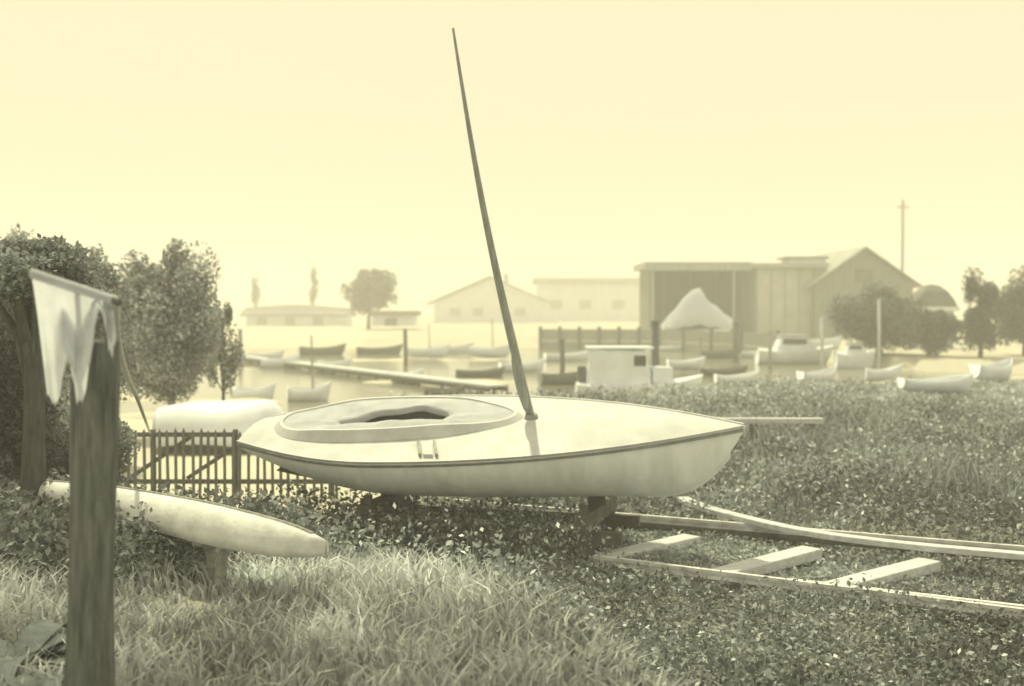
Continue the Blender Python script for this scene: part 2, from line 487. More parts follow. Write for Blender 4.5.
# ------------------------------------------------------------------ slipway track: rails and sleepers
track = empty('slipway_track', (0, 0, 0), 'slipway track of pale rails and skewed sleepers running under the dinghy', 'track')
def gz(p, up=0.0): return np.array([p[0], p[1], hz(p[0], p[1]) + up])
far_a, far_b = on_z(600, 515.5, 0.10), on_z(1120, 559, 0.10)
nea_a, nea_b = on_z(640, 566, 0.10), on_z(1120, 627, 0.10)
def ext(a, b, back): 
    d = (b - a) / np.linalg.norm(b - a); return a - d * back
for a, b, back in ((far_a, far_b, 1.6), (nea_a, nea_b, 0.4)):
    a = ext(a, b, back)
    d = (b - a) / np.linalg.norm(b - a); side = np.array([-d[1], d[0], 0])
    MB().beam(a - (0, 0, 0.055), b - (0, 0, 0.055), 0.10, 0.05).build('rail_baulk', M_IRON, track, bevel=0.01)
    q = MB()
    q.beam(a - (0, 0, 0.020), b - (0, 0, 0.020), 0.07, 0.010)
    q.beam(a + (0, 0, 0.000), b + (0, 0, 0.000), 0.016, 0.030)
    q.beam(a + (0, 0, 0.028), b + (0, 0, 0.028), 0.046, 0.026)
    q.build('rail', M_STEEL, track)
a, b = on_z(790, 580, 0.12), on_z(1120, 618, 0.12)
q = MB().beam(a - (0, 0, 0.03), b - (0, 0, 0.03), 0.03, 0.06); q.beam(a, b, 0.05, 0.02); q.build('check_rail', M_STEEL, track)
for (x0, y0, x1, y1, w) in ((604, 553, 692, 533, 0.19), (719, 569, 812, 545, 0.20), (829, 583, 930, 557, 0.20), (500, 540, 590, 524, 0.19)):
    a, b = on_z(x0, y0, 0.11), on_z(x1, y1, 0.11)
    MB().beam(a - (0, 0, 0.06), b - (0, 0, 0.06), w, 0.09).build('sleeper', M_PALE, track, bevel=0.012)

# cradle that carries the boat
cradle = empty('slipway_cradle', (-0.19, 10.5, 0), 'dark timber cradle in the shade under the white dinghy', 'cradle')
cr = np.array([math.cos(-0.2777), math.sin(-0.2777), 0]); cn = np.array([-cr[1], cr[0], 0])
for k, (xo, zt) in enumerate(((-0.95, 0.50), (0.95, 0.49))):
    c = cr * xo
    MB().beam(c - cn * 0.62 + (0, 0, 0.335), c + cn * 0.62 + (0, 0, 0.335), 0.12, 0.14).build('cross_bearer', M_IRON, cradle, bevel=0.008)
    MB().beam(c + cn * 0.0 + (0, 0, 0.405), c + (0, 0, zt), 0.16, 0.14, up=(1, 0, 0)).build('keel_block', M_IRON, cradle)
    for s in (-1, 1):
        e = c + cn * 0.5 * s
        MB().beam(e + (0, 0, 0.405), e + (0, 0, 0.47 + (0.0 if s < 0 else 0.30)), 0.10, 0.07, up=(1, 0, 0)).build('bilge_chock', M_IRON, cradle)
        MB().beam(e + (0, 0, 0.27), e + (0, 0, -0.05), 0.12, 0.12, up=(1, 0, 0)).build('trestle_leg', M_IRON, cradle)
for s in (-1, 1):
    MB().beam(cn * 0.42 * s - cr * 1.25 + (0, 0, 0.2), cn * 0.42 * s + cr * 1.25 + (0, 0, 0.2), 0.08, 0.10).build('side_runner', M_IRON, cradle)

# ------------------------------------------------------------------ loose planks
def plank(pix, up, w, h, label, name='plank', m=M_PALE, cat='plank', group=None):
    P = np.array([on_z(px, py, up) for px, py in pix])
    s = np.linspace(0, len(P) - 1, 28)
    C = np.array([np.interp(s, np.arange(len(P)), P[:, i]) for i in range(3)]).T
    for _ in range(6): C[1:-1] = (C[:-2] + 2 * C[1:-1] + C[2:]) / 4
    org = C[len(C) // 2].copy(); org[2] = 0
    d = np.gradient(C, axis=0); d /= np.linalg.norm(d, axis=1)[:, None]
    n = np.stack([-d[:, 1], d[:, 0], 0 * d[:, 0]], -1) * w / 2
    ring = np.stack([C - n - (0, 0, h), C + n - (0, 0, h), C + n, C - n], 1) - org
    q = MB(); q.grid(ring, closed=True); q.f += [(0, 1, 2, 3), tuple(27 * 4 + i for i in (3, 2, 1, 0))]
    o = q.build(name, m, bevel=0.008)
    o.location = tuple(org)
    return tag(o, label, cat, group)
plank([(683, 497), (705, 506), (740, 515), (790, 527), (850, 536), (930, 545), (1040, 554)], 0.19, 0.12, 0.05, 'long bent pale plank lying along the far rail past the bow', 'bent_plank')
lr = empty('low_rail', (x_at(754, 17.5), 17.5, hz(x_at(754, 17.5), 17.5)), 'low pale rail on short posts just behind the bow', 'rail')
l_ = x_at(824, 17.5) - x_at(684, 17.5)
zr = z_at(418, 17.5) - lr.location.z
MB().box((0, 0, zr - 0.04), (l_, 0.16, 0.08)).build('rail', M_PALE, lr, bevel=0.01)
for k in (-0.42, 0.0, 0.42):
    MB().box((k * l_, 0, (zr - 0.08) / 2 - 0.08), (0.09, 0.09, zr + 0.06)).build('post', M_FENCE, lr)
plank([(262, 503), (300, 514)], 0.20, 0.16, 0.2, 'short dark timber block below the dinghy stern', 'timber_block', M_IRON, 'block')

# pale spar on stakes, left foreground
A, B2 = at_y(26, 484, 8.6), at_y(326, 545, 6.35)
A[2] -= 0.02; B2[2] -= 0.02
spar = empty('upturned_canoe', ((A + B2) / 2 * (1, 1, 0)), 'long pale narrow canoe lying upside down on short stakes beyond the dark post', 'canoe')
org = np.array(spar.location)
s = np.linspace(0, 1, 30)
C = A[None] + s[:, None] * (B2 - A)[None] - org; C[:, 2] += 0.03 * np.sin(s * math.pi)
hw_ = np.interp(s, [0, 0.1, 0.35, 0.7, 0.9, 0.97, 1], [0.03, 0.07, 0.12, 0.15, 0.11, 0.06, 0.012]); hh_ = np.interp(s, [0, 0.1, 0.35, 0.7, 0.9, 0.97, 1], [0.05, 0.075, 0.11, 0.13, 0.11, 0.085, 0.05])
for _ in range(3):
    hw_[1:-1] = (hw_[:-2] + hw_[1:-1] * 2 + hw_[2:]) / 4; hh_[1:-1] = (hh_[:-2] + hh_[1:-1] * 2 + hh_[2:]) / 4
d_ = (B2 - A) / np.linalg.norm(B2 - A); n_ = np.array([-d_[1], d_[0], 0])
arc = [(math.cos(t_), math.sin(t_) ** 0.8) for t_ in np.linspace(0.0, math.pi, 15)]
cano = lambda k0: np.array([[C[i] + n_ * u * hw_[i] * k0 + np.array([0, 0, (v * 1.5 * k0 - 0.75) * hh_[i]]) for u, v in arc] for i in range(30)])
q = MB(); q.grid(cano(1.0)); q.build('hull', M_CANOE, spar, smooth=True, solid=0.016)
kp_ = C + np.stack([0 * s, 0 * s, 0.75 * hh_ + 0.006], -1)
MB().tube(kp_[1:-1], 0.012, 6).build('keel_strip', M_OLD, spar)
for k_ in (4, 15, 25):
    MB().beam(C[k_] - n_ * hw_[k_] + (0, 0, -0.6 * hh_[k_]), C[k_] + n_ * hw_[k_] + (0, 0, -0.6 * hh_[k_]), 0.05, 0.02).build('thwart', M_OLD, spar)
for nm, (px, py, dep, lean, top) in enumerate(((203, 541, 7.12, 0.05, 0), (230, 553, 6.95, -0.03, 0), (62, 500, 8.1, 0.0, 0))):
    k = (dep - A[1]) / (B2[1] - A[1]); c = A + k * (B2 - A)
    g = hz(c[0], c[1])
    st = empty('stake', (c[0], c[1], g), ('leaning short timber stake under the pale canoe', 'upright short stake nearest the right end of the pale canoe', 'stake under the pale canoe left of the dark post')[nm], 'stake', 'stakes under the pale canoe')
    MB().tube([(lean * 1.6, -0.03, -0.15), (lean, -0.01, 0.2), (0, 0, c[2] - g - 0.10)], [0.036, 0.033, 0.030], 9).build('shaft', M_OLD, st)
    MB().tube([(-0.05, 0.01, c[2] - g - 0.115), (0.05, -0.01, c[2] - g - 0.095)], 0.036, 8).build('rest', M_PALE, st)

# ------------------------------------------------------------------ post frame, cloth and rope, left foreground
DP = 4.3
fx0, fx1 = x_at(31, DP), x_at(87, DP)
frame = empty('timber_post', (fx1, DP, hz(fx1, DP)), 'thick dark timber post with a sloping top rail, left foreground', 'post')
fz = frame.location.z
def loc(p): return np.array(p) - np.array(frame.location)
s = np.linspace(0, 1, 18)
top = z_at(342, DP)
P = np.stack([fx1 - 0.075 * (1 - s) + 0.008 * np.sin(s * 5), np.full(18, DP + 0.115) + 0.008 * np.cos(s * 7), -0.2 + fz + s * (top - fz + 0.2)], -1)
MB().tube([loc(p) for p in P], 0.092 + 0.006 * np.sin(s * 9) - 0.012 * s, 14).build('main_post', M_POST, frame, smooth=True)
ra, rb = at_y(22, 271, DP), at_y(120, 303, DP)
MB().tube([loc(ra), loc((ra + rb) / 2), loc(rb)], [0.015, 0.015, 0.013], 8).build('top_rail', M_POST, frame)
for kx in (-0.05, 0.05):
    kk = (fx1 + kx - ra[0]) / (rb[0] - ra[0]); e_ = ra + (rb - ra) * kk
    MB().tube([loc((fx1 + kx, DP + 0.1, top - 0.15)), loc((fx1 + kx, DP + 0.07, top + 0.02)), loc(e_ + (0, 0.045, 0.0))], 0.010, 7).build('upright', M_IRON, frame)
# cloth
nu_, nv_ = 61, 34
U = np.linspace(0, 1, nu_)
xt = np.interp(U, [0, 1], [31, 113])
yt = np.interp(U, [0, 1], [274, 299])
xb = np.interp(U, [0, .2, .34, .5, .64, .8, 1], [46, 57, 66, 77, 88, 102, 116])
yb = rng.normal(0, 3.0, nu_) + np.interp(U, [0, .06, .15, .24, .30, .36, .42, .5, .58, .63, .68, .74, .79, .84, .9, .95, 1], [385, 398, 403, 399, 372, 360, 374, 402, 400, 380, 352, 318, 309, 322, 350, 356, 338])
V = np.linspace(0, 1, nv_)
rows = []
back = [(-0.9, 0.075), (-0.45, 0.055), (0.0, 0.030)]
Pc = np.zeros((nu_, nv_ + 3, 3))
for i in range(nu_):
    rc = ra + (rb - ra) * ((xt[i] - 22) / (120 - 22.0))
    Pc[i, 0] = rc + (0, -0.019, -0.012); Pc[i, 1] = rc + (0, -0.019, 0.006); Pc[i, 2] = rc + (0, 0.004, 0.021)
    for j, v in enumerate(V):
        px = xt[i] + (xb[i] - xt[i]) * v ** 0.85
        py = yt[i] + (yb[i] - yt[i]) * v
        fold = (0.009 * math.sin(U[i] * 15 + 1.6 * v) + 0.004 * math.sin(U[i] * 33 + 2 - 2.0 * v)) * (0.15 + v) ** 0.6
        dep = DP + 0.026 + 0.01 * v - 0.115 * sst(0.3, 0.8, v) * sst(0.2, 0.4, U[i]) + fold
        Pc[i, j + 3] = at_y(px, py, dep)
corg = np.array([x_at(65, DP), DP, z_at(285, DP)])
cl = MB().grid(Pc - corg).build('hanging_cloth', M_CLOTH, smooth=True)
cl.location = tuple(corg)
tag(cl, 'ragged white sailcloth hanging from the rail of the dark post', 'cloth')
# rope to the fence
rp = np.array([at_y(114, 300, DP), at_y(115, 320, 4.55), at_y(117, 342, 5.1), at_y(125, 372, 6.4), at_y(137, 397, 8.8), at_y(150, 433, 13.05)])
s = np.linspace(0, 5, 40)
C = np.array([np.interp(s, range(6), rp[:, i]) for i in range(3)]).T
for _ in range(10): C[1:-1] = (C[:-2] + 2 * C[1:-1] + C[2:]) / 4
ro = MB().tube(C - C[0], np.linspace(0.021, 0.013, 40), 8).build('rope', M_ROPE, smooth=True)
ro.location = tuple(C[0])
tag(ro, 'thick pale slack rope running from the post rail back to the picket fence', 'rope')

# ------------------------------------------------------------------ picket fence
FY = 13.1
fence = empty('picket_fence', (x_at(210, FY), FY, 0), 'low dark picket fence with diagonal braces behind the stern', 'fence')
ox_ = fence.location.x
zt = z_at(429, FY)
pk = MB(); hw = 0.015
pk.prism([(-hw, -0.06), (hw, -0.06), (hw, zt - 0.035), (0, zt), (-hw, zt - 0.035)], 1, -0.01, 0.01)
pm = pk.mesh('picket', M_FENCE)
xa, xb_ = x_at(55, FY) - ox_, x_at(345, FY) - ox_
i = 0; x = xa
while x < xb_:
    o = bpy.data.objects.new('picket', pm); COL.objects.link(o); o.parent = fence
    o.location = (x + rng.normal() * 0.006, -0.045, rng.normal() * 0.012)
    o.rotation_euler = (0, rng.normal() * 0.012, 0)
    x += 0.088
for pxl, pxr, py in ((50, 232, 434.5), (50, 350, 481.5)):
    z = z_at(py, FY)
    MB().box(((x_at(pxl, FY) + x_at(pxr, FY)) / 2 - ox_, 0, z), (x_at(pxr, FY) - x_at(pxl, FY), 0.04, 0.05)).build('fence_rail', M_FENCE, fence, bevel=0.004)
for (x0, y0, x1, y1) in ((128, 479, 190, 437), (186, 479, 236, 446)):
    a = at_y(x0, y0, FY) - np.array(fence.location); b = at_y(x1, y1, FY) - np.array(fence.location)
    MB().beam(a + (0, 0.045, 0), b + (0, 0.045, 0), 0.03, 0.045).build('brace', M_FENCE, fence)
for px in (62, 150, 233, 330):
    MB().box((x_at(px, FY) - ox_, 0.07, zt / 2 - 0.1), (0.055, 0.055, zt + 0.18)).build('fence_post', M_FENCE, fence, bevel=0.008)

# ------------------------------------------------------------------ trees and bushes
LQ = np.array([(-0.5, 0, 0), (0, -0.28, 0.06), (0.5, 0, -0.02), (0, 0.28, 0.06)])
def leaves(centres, size, tint, up_bias=0.6):
    k = len(centres)
    n = rng.normal(size=(k, 3)); n[:, 2] += up_bias * np.sign(rng.random(k) - 0.1)
    n /= np.linalg.norm(n, axis=1)[:, None]
    a = np.cross(n, rng.normal(size=(k, 3))); a /= np.linalg.norm(a, axis=1)[:, None]
    b = np.cross(n, a)
    B3 = np.stack([a, b, n], -1)
    V_ = np.einsum('kij,pj->kpi', B3, LQ) * np.broadcast_to(np.asarray(size), (k,))[:, None, None]
    return V_ + centres[:, None, :]
def tree(name, base, rx, ry, z0, z1, n, leaf, label, cat='tree', group=None, tone=1.0, clumps=26, trunk=0.06, shape=1.0, lean=0.0):
    """base: ground point; crown between heights z0 and z1 above it"""
    t = empty(name, base, label, cat, group)
    h = (z1 - z0)
    cc = []
    while len(cc) < clumps:
        p = rng.uniform(-1, 1, 3)
        if np.linalg.norm(p) < 1.0 and np.linalg.norm(p) > 0.25: cc.append(p)
    cc = np.array(cc)
    w = 1 - shape * 0.25 * (cc[:, 2] + 1) / 2
    C = np.stack([cc[:, 0] * rx * w + lean * (cc[:, 2] + 1), cc[:, 1] * ry * w, z0 + h / 2 + cc[:, 2] * h / 2 * 0.88], -1)
    cr_ = rng.uniform(0.20, 0.44, clumps) * (40 / max(40, clumps)) ** 0.33
    ct = rng.uniform(0.65, 1.3, clumps)
    idx = rng.integers(0, clumps, n)
    d = rng.normal(size=(n, 3)); d /= np.linalg.norm(d, axis=1)[:, None]
    d *= (rng.random(n) ** 0.45)[:, None]
    P_ = C[idx] + d * cr_[idx][:, None] * np.array([rx, ry, h / 2]) * 1.25
    P_[:, 2] = np.maximum(P_[:, 2], 0.02)
    tn = tone * ct[idx] * rng.uniform(0.55, 1.5, n)
    tinted('crown', leaves(P_, leaf * rng.uniform(0.6, 1.4, n), tn), 4, [(0, 1, 2, 3)], tn, M_LEAF, t)
    mbt = MB()
    zc = z0 + h * 0.55
    mbt.tube([(0, 0, -0.15), (0.02, 0, zc * 0.3), (0.03 + lean * 0.4, 0.02, zc * 0.7), (lean, 0, zc)], [trunk * 1.25, trunk, trunk * 0.8, trunk * 0.4], 8)
    for k in range(min(9, clumps)):
        a = np.array([0.02, 0, max(0.1, zc * rng.uniform(0.3, 0.75))])
        m_ = (a + C[k]) / 2 + rng.normal(size=3) * 0.05 * rx
        mbt.tube([a, m_, C[k]], [trunk * 0.5, trunk * 0.32, trunk * 0.12], 6)
    mbt.build('trunk', M_BARK, t, smooth=True)
    return t
def tree_px(name, x0, x1, y0, y1, dep, n, leaf, label, zb=None, **kw):
    """pixel box of the crown at ground distance dep"""
    cxp = (x0 + x1) / 2; gx_ = x_at(cxp, dep)
    g = hz(gx_, dep) if zb is None else zb
    zt_, zl = z_at(y0, dep) - g, max(0.05, z_at(y1, dep) - g)
    rx = (x1 - x0) / 2 * dep / F
    return tree(name, (gx_, dep, g), rx, rx * 0.9, zl, zt_, n, leaf, label, **kw)
tree_px('tall_shrub', 120, 220, 248, 402, 19.5, 40000, 0.075, 'tall round dark shrub behind the picket fence, right of the cloth', cat='shrub', tone=0.85, clumps=80, shape=0.0)
tree_px('leafy_tree', -20, 76, 244, 440, 14.5, 20000, 0.07, 'dark leafy tree at the left edge behind the post', tone=0.8, clumps=75, shape=0.3)
tree_px('leafy_tree', 52, 132, 250, 410, 16.0, 16000, 0.07, 'dark leafy tree between the hanging cloth and the tall round shrub', tone=0.8, clumps=70, shape=0.3)
tree_px('leafy_tree', -34, 92, 236, 306, 8.4, 9000, 0.045, 'dark tree trunk with low leafy crown just behind the hanging cloth', tone=0.75, clumps=46, trunk=0.085, shape=0.2)
tree_px('garden_bush', -44, 50, 285, 560, 9.6, 20000, 0.05, 'large dark bush at the far left edge, below the leafy tree', cat='bush', tone=0.3, clumps=60, shape=0.2, trunk=0.04)
tree_px('garden_bush', 10, 132, 398, 540, 10.6, 22000, 0.045, 'low dark bush behind the thick post, left of the picket fence', cat='bush', tone=0.72, clumps=44, trunk=0.04)
tree_px('garden_bush', 203, 240, 300, 402, 21.4, 4000, 0.07, 'small dark bush just right of the tall round shrub', cat='bush', tone=0.9, clumps=14, trunk=0.03)
tree_px('round_tree', 344, 393, 264, 312, 108, 5000, 0.34, 'solitary round tree standing clear on the far bank skyline', tone=0.45, clumps=24, trunk=0.16)
tree_px('poplar', 250, 261, 266, 308, 135, 500, 0.36, 'left of two faint slim poplars on the skyline', clumps=14, trunk=0.1, shape=2.2)
tree_px('poplar', 308, 319, 268, 308, 135, 500, 0.36, 'right of two faint slim poplars on the skyline, nearer the round tree', clumps=14, trunk=0.1, shape=2.2)
tree_px('yard_tree', 836, 922, 284, 362, 52, 11000, 0.15, 'dark tree in front of the gabled shed end', tone=0.3, clumps=34, trunk=0.1)
tree_px('yard_tree', 892, 966, 306, 364, 50.5, 9000, 0.15, 'dark low tree between the gabled shed and the hip roofed hut', tone=0.3, clumps=28, trunk=0.09)
tree_px('edge_tree', 962, 1000, 272, 358, 49, 8000, 0.15, 'dark tree right of the hip roofed hut', tone=0.28, clumps=28, trunk=0.09)
tree_px('edge_tree', 990, 1060, 274, 360, 51, 11000, 0.15, 'dark tree cut by the right edge of the picture', tone=0.32, clumps=32, trunk=0.1)

# ------------------------------------------------------------------ far bank buildings
def box_px(mb, x0, x1, y0, y1, dep, thick, org):
    a, b = at_y(x0, y1, dep), at_y(x1, y0, dep)
    mb.box(np.array([(a[0] + b[0]) / 2, dep + thick / 2, (a[2] + b[2]) / 2]) - org, (b[0] - a[0], thick, b[2] - a[2]))
    return mb
# gabled boat shed
D = 78.0
gl, gr, pk_x = x_at(812, D), x_at(916, D), x_at(864, D)
ze, zp = z_at(284, D), z_at(248, D)
shed = empty('gabled_shed', (pk_x, D, 0), 'large grey boarded shed with a steep gable facing the creek', 'shed')
w2 = (gr - gl) / 2
wall = MB().prism([(-w2 + 0.2, -0.2), (w2 - 0.2, -0.2), (w2 - 0.2, ze), (0, zp - 0.12), (-w2 + 0.2, ze)], 1, 0, 12).build('wall', M_DWALL, shed)
for s_ in (-1, 1):
    sl = (zp - ze) / w2
    MB().prism([(0, zp + 0.1), (s_ * (w2 + 0.35), ze - 0.35 * sl + 0.1), (s_ * (w2 + 0.35), ze - 0.35 * sl), (0, zp)], 1, -0.4, 12.3).build('roof', M_ROOF, shed)
    MB().beam((0, -0.44, zp - 0.02), (s_ * (w2 + 0.33), -0.44, ze - 0.33 * sl - 0.02), 0.05, 0.18, up=(0, 1, 0)).build('barge_board', M_DROOF, shed)
for x in np.arange(-2.6, 2.7, 0.65):
    zt_ = zp - 0.12 - abs(x) * (zp - 0.12 - ze) / (w2 - 0.2) - 0.15
    MB().box((x, -0.02, zt_ / 2), (0.07, 0.04, zt_)).build('batten', M_DWALL, shed)
dr = box_px(MB(), 842, 882, 305, 340, D - 0.06, 0.04, np.array(shed.location)).build('door', M_DROOF, shed)
MB().box(at_y(864, 276, D - 0.06) - np.array(shed.location), (1.1, 0.05, 0.9)).build('window', M_GLASS, shed)
# panel walled shed
D2 = 79.0
sh2 = empty('panelled_shed', (x_at(790, D2), D2, 0), 'pale flat roofed shed with tall wall panels left of the gable', 'shed')
o2 = np.array(sh2.location)
box_px(MB(), 756, 826, 268, 342, D2 + 0.05, 6, o2).build('wall', M_GWALL, sh2)
for i in range(5):
    a = 757 + i * 14
    box_px(MB(), a + 0.6, a + 13.4, 269, 336, D2 - 0.02, 0.06, o2).build('wall_panel', mat('pale_panel', (0.44, 0.42, 0.36), 0.85, 1.0, 0.15), sh2)
box_px(MB(), 752, 828, 263, 267.6, D2 - 0.5, 7.2, o2).build('roof', M_ROOF, sh2)
v = box_px(MB(), 790, 826, 258.5, 263, D2 + 1.5, 2.5, o2).build('roof_vent', M_WWALL, sh2)
vo = box_px(MB(), 786, 829, 256.5, 258.4, D2 + 1.3, 2.9, o2).build('vent_cap', M_DROOF, v)
# open fronted shed
D3 = 80.0
sh3 = empty('open_shed', (x_at(703, D3), D3, 0), 'open fronted boat shed with dark interior behind the white canvas', 'shed')
o3 = np.array(sh3.location)
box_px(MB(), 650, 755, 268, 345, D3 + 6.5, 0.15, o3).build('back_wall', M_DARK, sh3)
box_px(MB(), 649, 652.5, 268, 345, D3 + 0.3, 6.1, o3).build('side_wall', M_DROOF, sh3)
box_px(MB(), 645, 752, 262, 268, D3 - 0.6, 7.6, o3).build('roof', M_ROOF, sh3)
box_px(MB(), 645, 752, 264, 270.5, D3 - 0.68, 0.07, o3).build('fascia', M_GWALL, sh3)
for px in (653, 734):
    box_px(MB(), px - 1.2, px + 1.2, 270.5, 341, D3 - 0.3, 0.16, o3).build('front_post', M_GWALL, sh3)
for i, px in enumerate((664, 690, 716, 745)):
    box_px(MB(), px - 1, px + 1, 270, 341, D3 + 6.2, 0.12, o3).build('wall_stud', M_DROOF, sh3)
# white canvas shape before the open shed
D4 = 76.5
cv = empty('covered_boat', (x_at(696, D4), D4, 0), 'boat under a peaked white canvas cover in front of the open shed', 'boat')
xs = np.linspace(-1, 1, 21)
prof = np.interp(xs, [-1, -0.75, -0.35, -0.1, 0.1, 0.35, 0.7, 1], [0.25, 0.9, 1.9, 2.45, 2.5, 1.75, 1.2, 0.7])
hwx = 36 * D4 / F
zb = z_at(331, D4)
rows = []
for k, y in enumerate(np.linspace(-1, 1, 9)):
    rows.append(np.stack([xs * hwx, np.full(21, y * 1.2), zb + prof * (1 - abs(y) ** 1.6 * 0.85) * 1.08 + 0.05 * np.sin(xs * 14 + y * 5)], -1))
MB().grid(np.array(rows)).build('canvas_cover', M_CLOTH, cv, smooth=True, solid=0.03)
hull_mesh(MB(), (4.6, 0.95, 0.5, 0.55, 0.7, 0.2, 0.6, 0.4), 20, 6).build('hull', M_BOATW, cv, smooth=True)
for s_ in (-1.2, 1.0):
    MB().box((s_, 0, 0.02), (0.2, 1.2, 0.3)).build('support_block', M_OLD, cv)

# hip roofed hut
D5 = 58.0
hut = empty('hip_roofed_hut', (x_at(937, D5), D5, 0), 'small hut with dark domed roof and white eaves beside the dark trees', 'hut')
o5 = np.array(hut.location)
ze = z_at(309, D5); zp = z_at(284, D5)
box_px(MB(), 920, 954, 311, 356, D5, 1.7, o5).build('wall', M_GWALL, hut)
rows = []
for k, (f_, zz) in enumerate(((1.0, ze + 0.05), (0.86, ze + 0.45), (0.62, ze + 0.85), (0.3, zp - 0.06), (0.05, zp))):
    rows.append([(x * f_ * 0.98, 0.85 + y * f_ * 1.0, zz) for x, y in ((-1, -1), (1, -1), (1, 1), (-1, 1))])
q = MB().grid(np.array(rows), closed=True); q.f.append((16, 17, 18, 19)); q.build('roof', M_DROOF, hut)
for (c_, sz) in (((0, -0.17, ze), (2.1, 0.06, 0.22)), ((0, 1.87, ze), (2.1, 0.06, 0.22)), ((-1.02, 0.85, ze), (0.06, 1.97, 0.22)), ((1.02, 0.85, ze), (0.06, 1.97, 0.22))):
    MB().box(c_, sz).build('eaves_board', M_WWALL, hut)
MB().box((0, -0.02, 1.0), (0.7, 0.05, 0.6)).build('window', M_GLASS, hut)

# gabled house, far
D6 = 150.0
hs = empty('gabled_house', (x_at(490, D6), D6, 0), 'far pale house with a wide low gable directly behind the mast', 'house')
ze, zp = z_at(303, D6), z_at(277, D6)
w2 = 60 * D6 / F
MB().prism([(-w2 + 0.5, -0.2), (w2 - 0.5, -0.2), (w2 - 0.5, ze), (0, zp - 0.2), (-w2 + 0.5, ze)], 1, 0, 9).build('wall', M_WWALL, hs)
for s_ in (-1, 1):
    sl = (zp - ze) / w2
    MB().prism([(0, zp + 0.18), (s_ * (w2 + 0.5), ze - 0.5 * sl + 0.18), (s_ * (w2 + 0.5), ze - 0.5 * sl), (0, zp)], 1, -0.7, 9.3).build('roof', M_ROOF, hs)
for px in (455, 478, 520):
    wn_ = MB().box((x_at(px, D6) - hs.location.x, -0.03, 1.35), (1.3, 0.06, 1.0)).build('window', M_PWIN, hs)
    MB().box((x_at(px, D6) - hs.location.x, -0.06, 0.86), (1.5, 0.12, 0.08)).build('sill', M_WWALL, wn_)
MB().box((2.0, 4, zp - 0.1), (0.5, 0.5, 1.2)).build('chimney', M_OLD, hs)
# flat roofed house
D7 = 165.0
fh = empty('flat_roofed_house', (x_at(572, D7), D7, 0), 'far pale flat roofed house between the mast and the open shed', 'house')
o7 = np.array(fh.location)
box_px(MB(), 537, 640, 284, 327, D7, 7, o7).build('wall', M_WWALL, fh)
box_px(MB(), 533, 644, 278, 284, D7 - 0.6, 8.2, o7).build('roof', M_ROOF, fh)
for px in (556, 585, 618):
    box_px(MB(), px - 6, px + 6, 300, 309, D7 - 0.06, 0.05, o7).build('window', M_PWIN, fh)
# long low sheds, far left
D8 = 125.0
ls = empty('long_low_shed', (x_at(290, D8), D8, 0), 'far long low shed with dark sagging roof on the left bank', 'shed')
o8 = np.array(ls.location)
box_px(MB(), 246, 346, 312, 326, D8, 5, o8).build('wall', M_WWALL, ls)
xs = np.linspace(x_at(240, D8), x_at(350, D8), 14) - o8[0]
P = np.array([[(x, -0.5, z_at(315, D8) - 0.1 * abs(x) * 0.2), (x, 2.5, z_at(305, D8) - 0.04 * abs(x) ** 1.3), (x, 5.5, z_at(315, D8) - 0.1 * abs(x) * 0.2)] for x in xs])
MB().grid(P).build('roof', M_DROOF, ls, solid=0.12)
for px in (262, 290, 318):
    box_px(MB(), px - 5, px + 5, 317, 325, D8 - 0.06, 0.05, o8).build('door', M_PWIN, ls)
sm_ = empty('small_shed', (x_at(394, 106), 106, 0), 'far small shed with dark roof under the solitary round tree', 'shed')
o9 = np.array(sm_.location)
box_px(MB(), 372, 414, 316, 326, 106, 4, o9).build('wall', M_WWALL, sm_)
box_px(MB(), 369, 417, 311, 316, 105.5, 5, o9).build('roof', M_DROOF, sm_)
box_px(MB(), 385, 397, 318, 326, 105.95, 0.04, o9).build('door', M_GLASS, sm_)

# seawall on the far bank
sw = empty('timber_seawall', (7.7, 71.6, WZ), 'dark timber seawall along the far bank left of the sheds', 'seawall')
xs = np.linspace(1.7, 13.3, 11)
ys = np.interp(xs, *FAR) - 0.4
for i in range(10):
    a = np.array([xs[i], ys[i], 0]) - (7.7, 71.6, 0); b = np.array([xs[i + 1], ys[i + 1], 0]) - (7.7, 71.6, 0)
    for zz, hh in ((0.15, 0.7), (0.87, 0.68)):
        MB().beam(a + (0, 0, zz), b + (0, 0, zz), 0.10, hh).build('panel', M_OLD, sw)
for i in range(11):
    MB().box((xs[i] - 7.7, ys[i] - 71.6 - 0.14, 0.5), (0.2, 0.16, 1.75)).build('pile', M_FENCE, sw)

# tall thin pole behind the gable
D9 = 92.0
pl = empty('tall_pole', (x_at(902, D9), D9, 0), 'very thin tall pole rising behind the gabled shed', 'pole')
MB().tube([(0, 0, -0.2), (0, 0, z_at(200, D9))], [0.16, 0.10], 8).build('shaft', M_OLD, pl)
MB().box((0, 0, z_at(207, D9)), (0.9, 0.12, 0.12)).build('crossarm', M_OLD, pl)

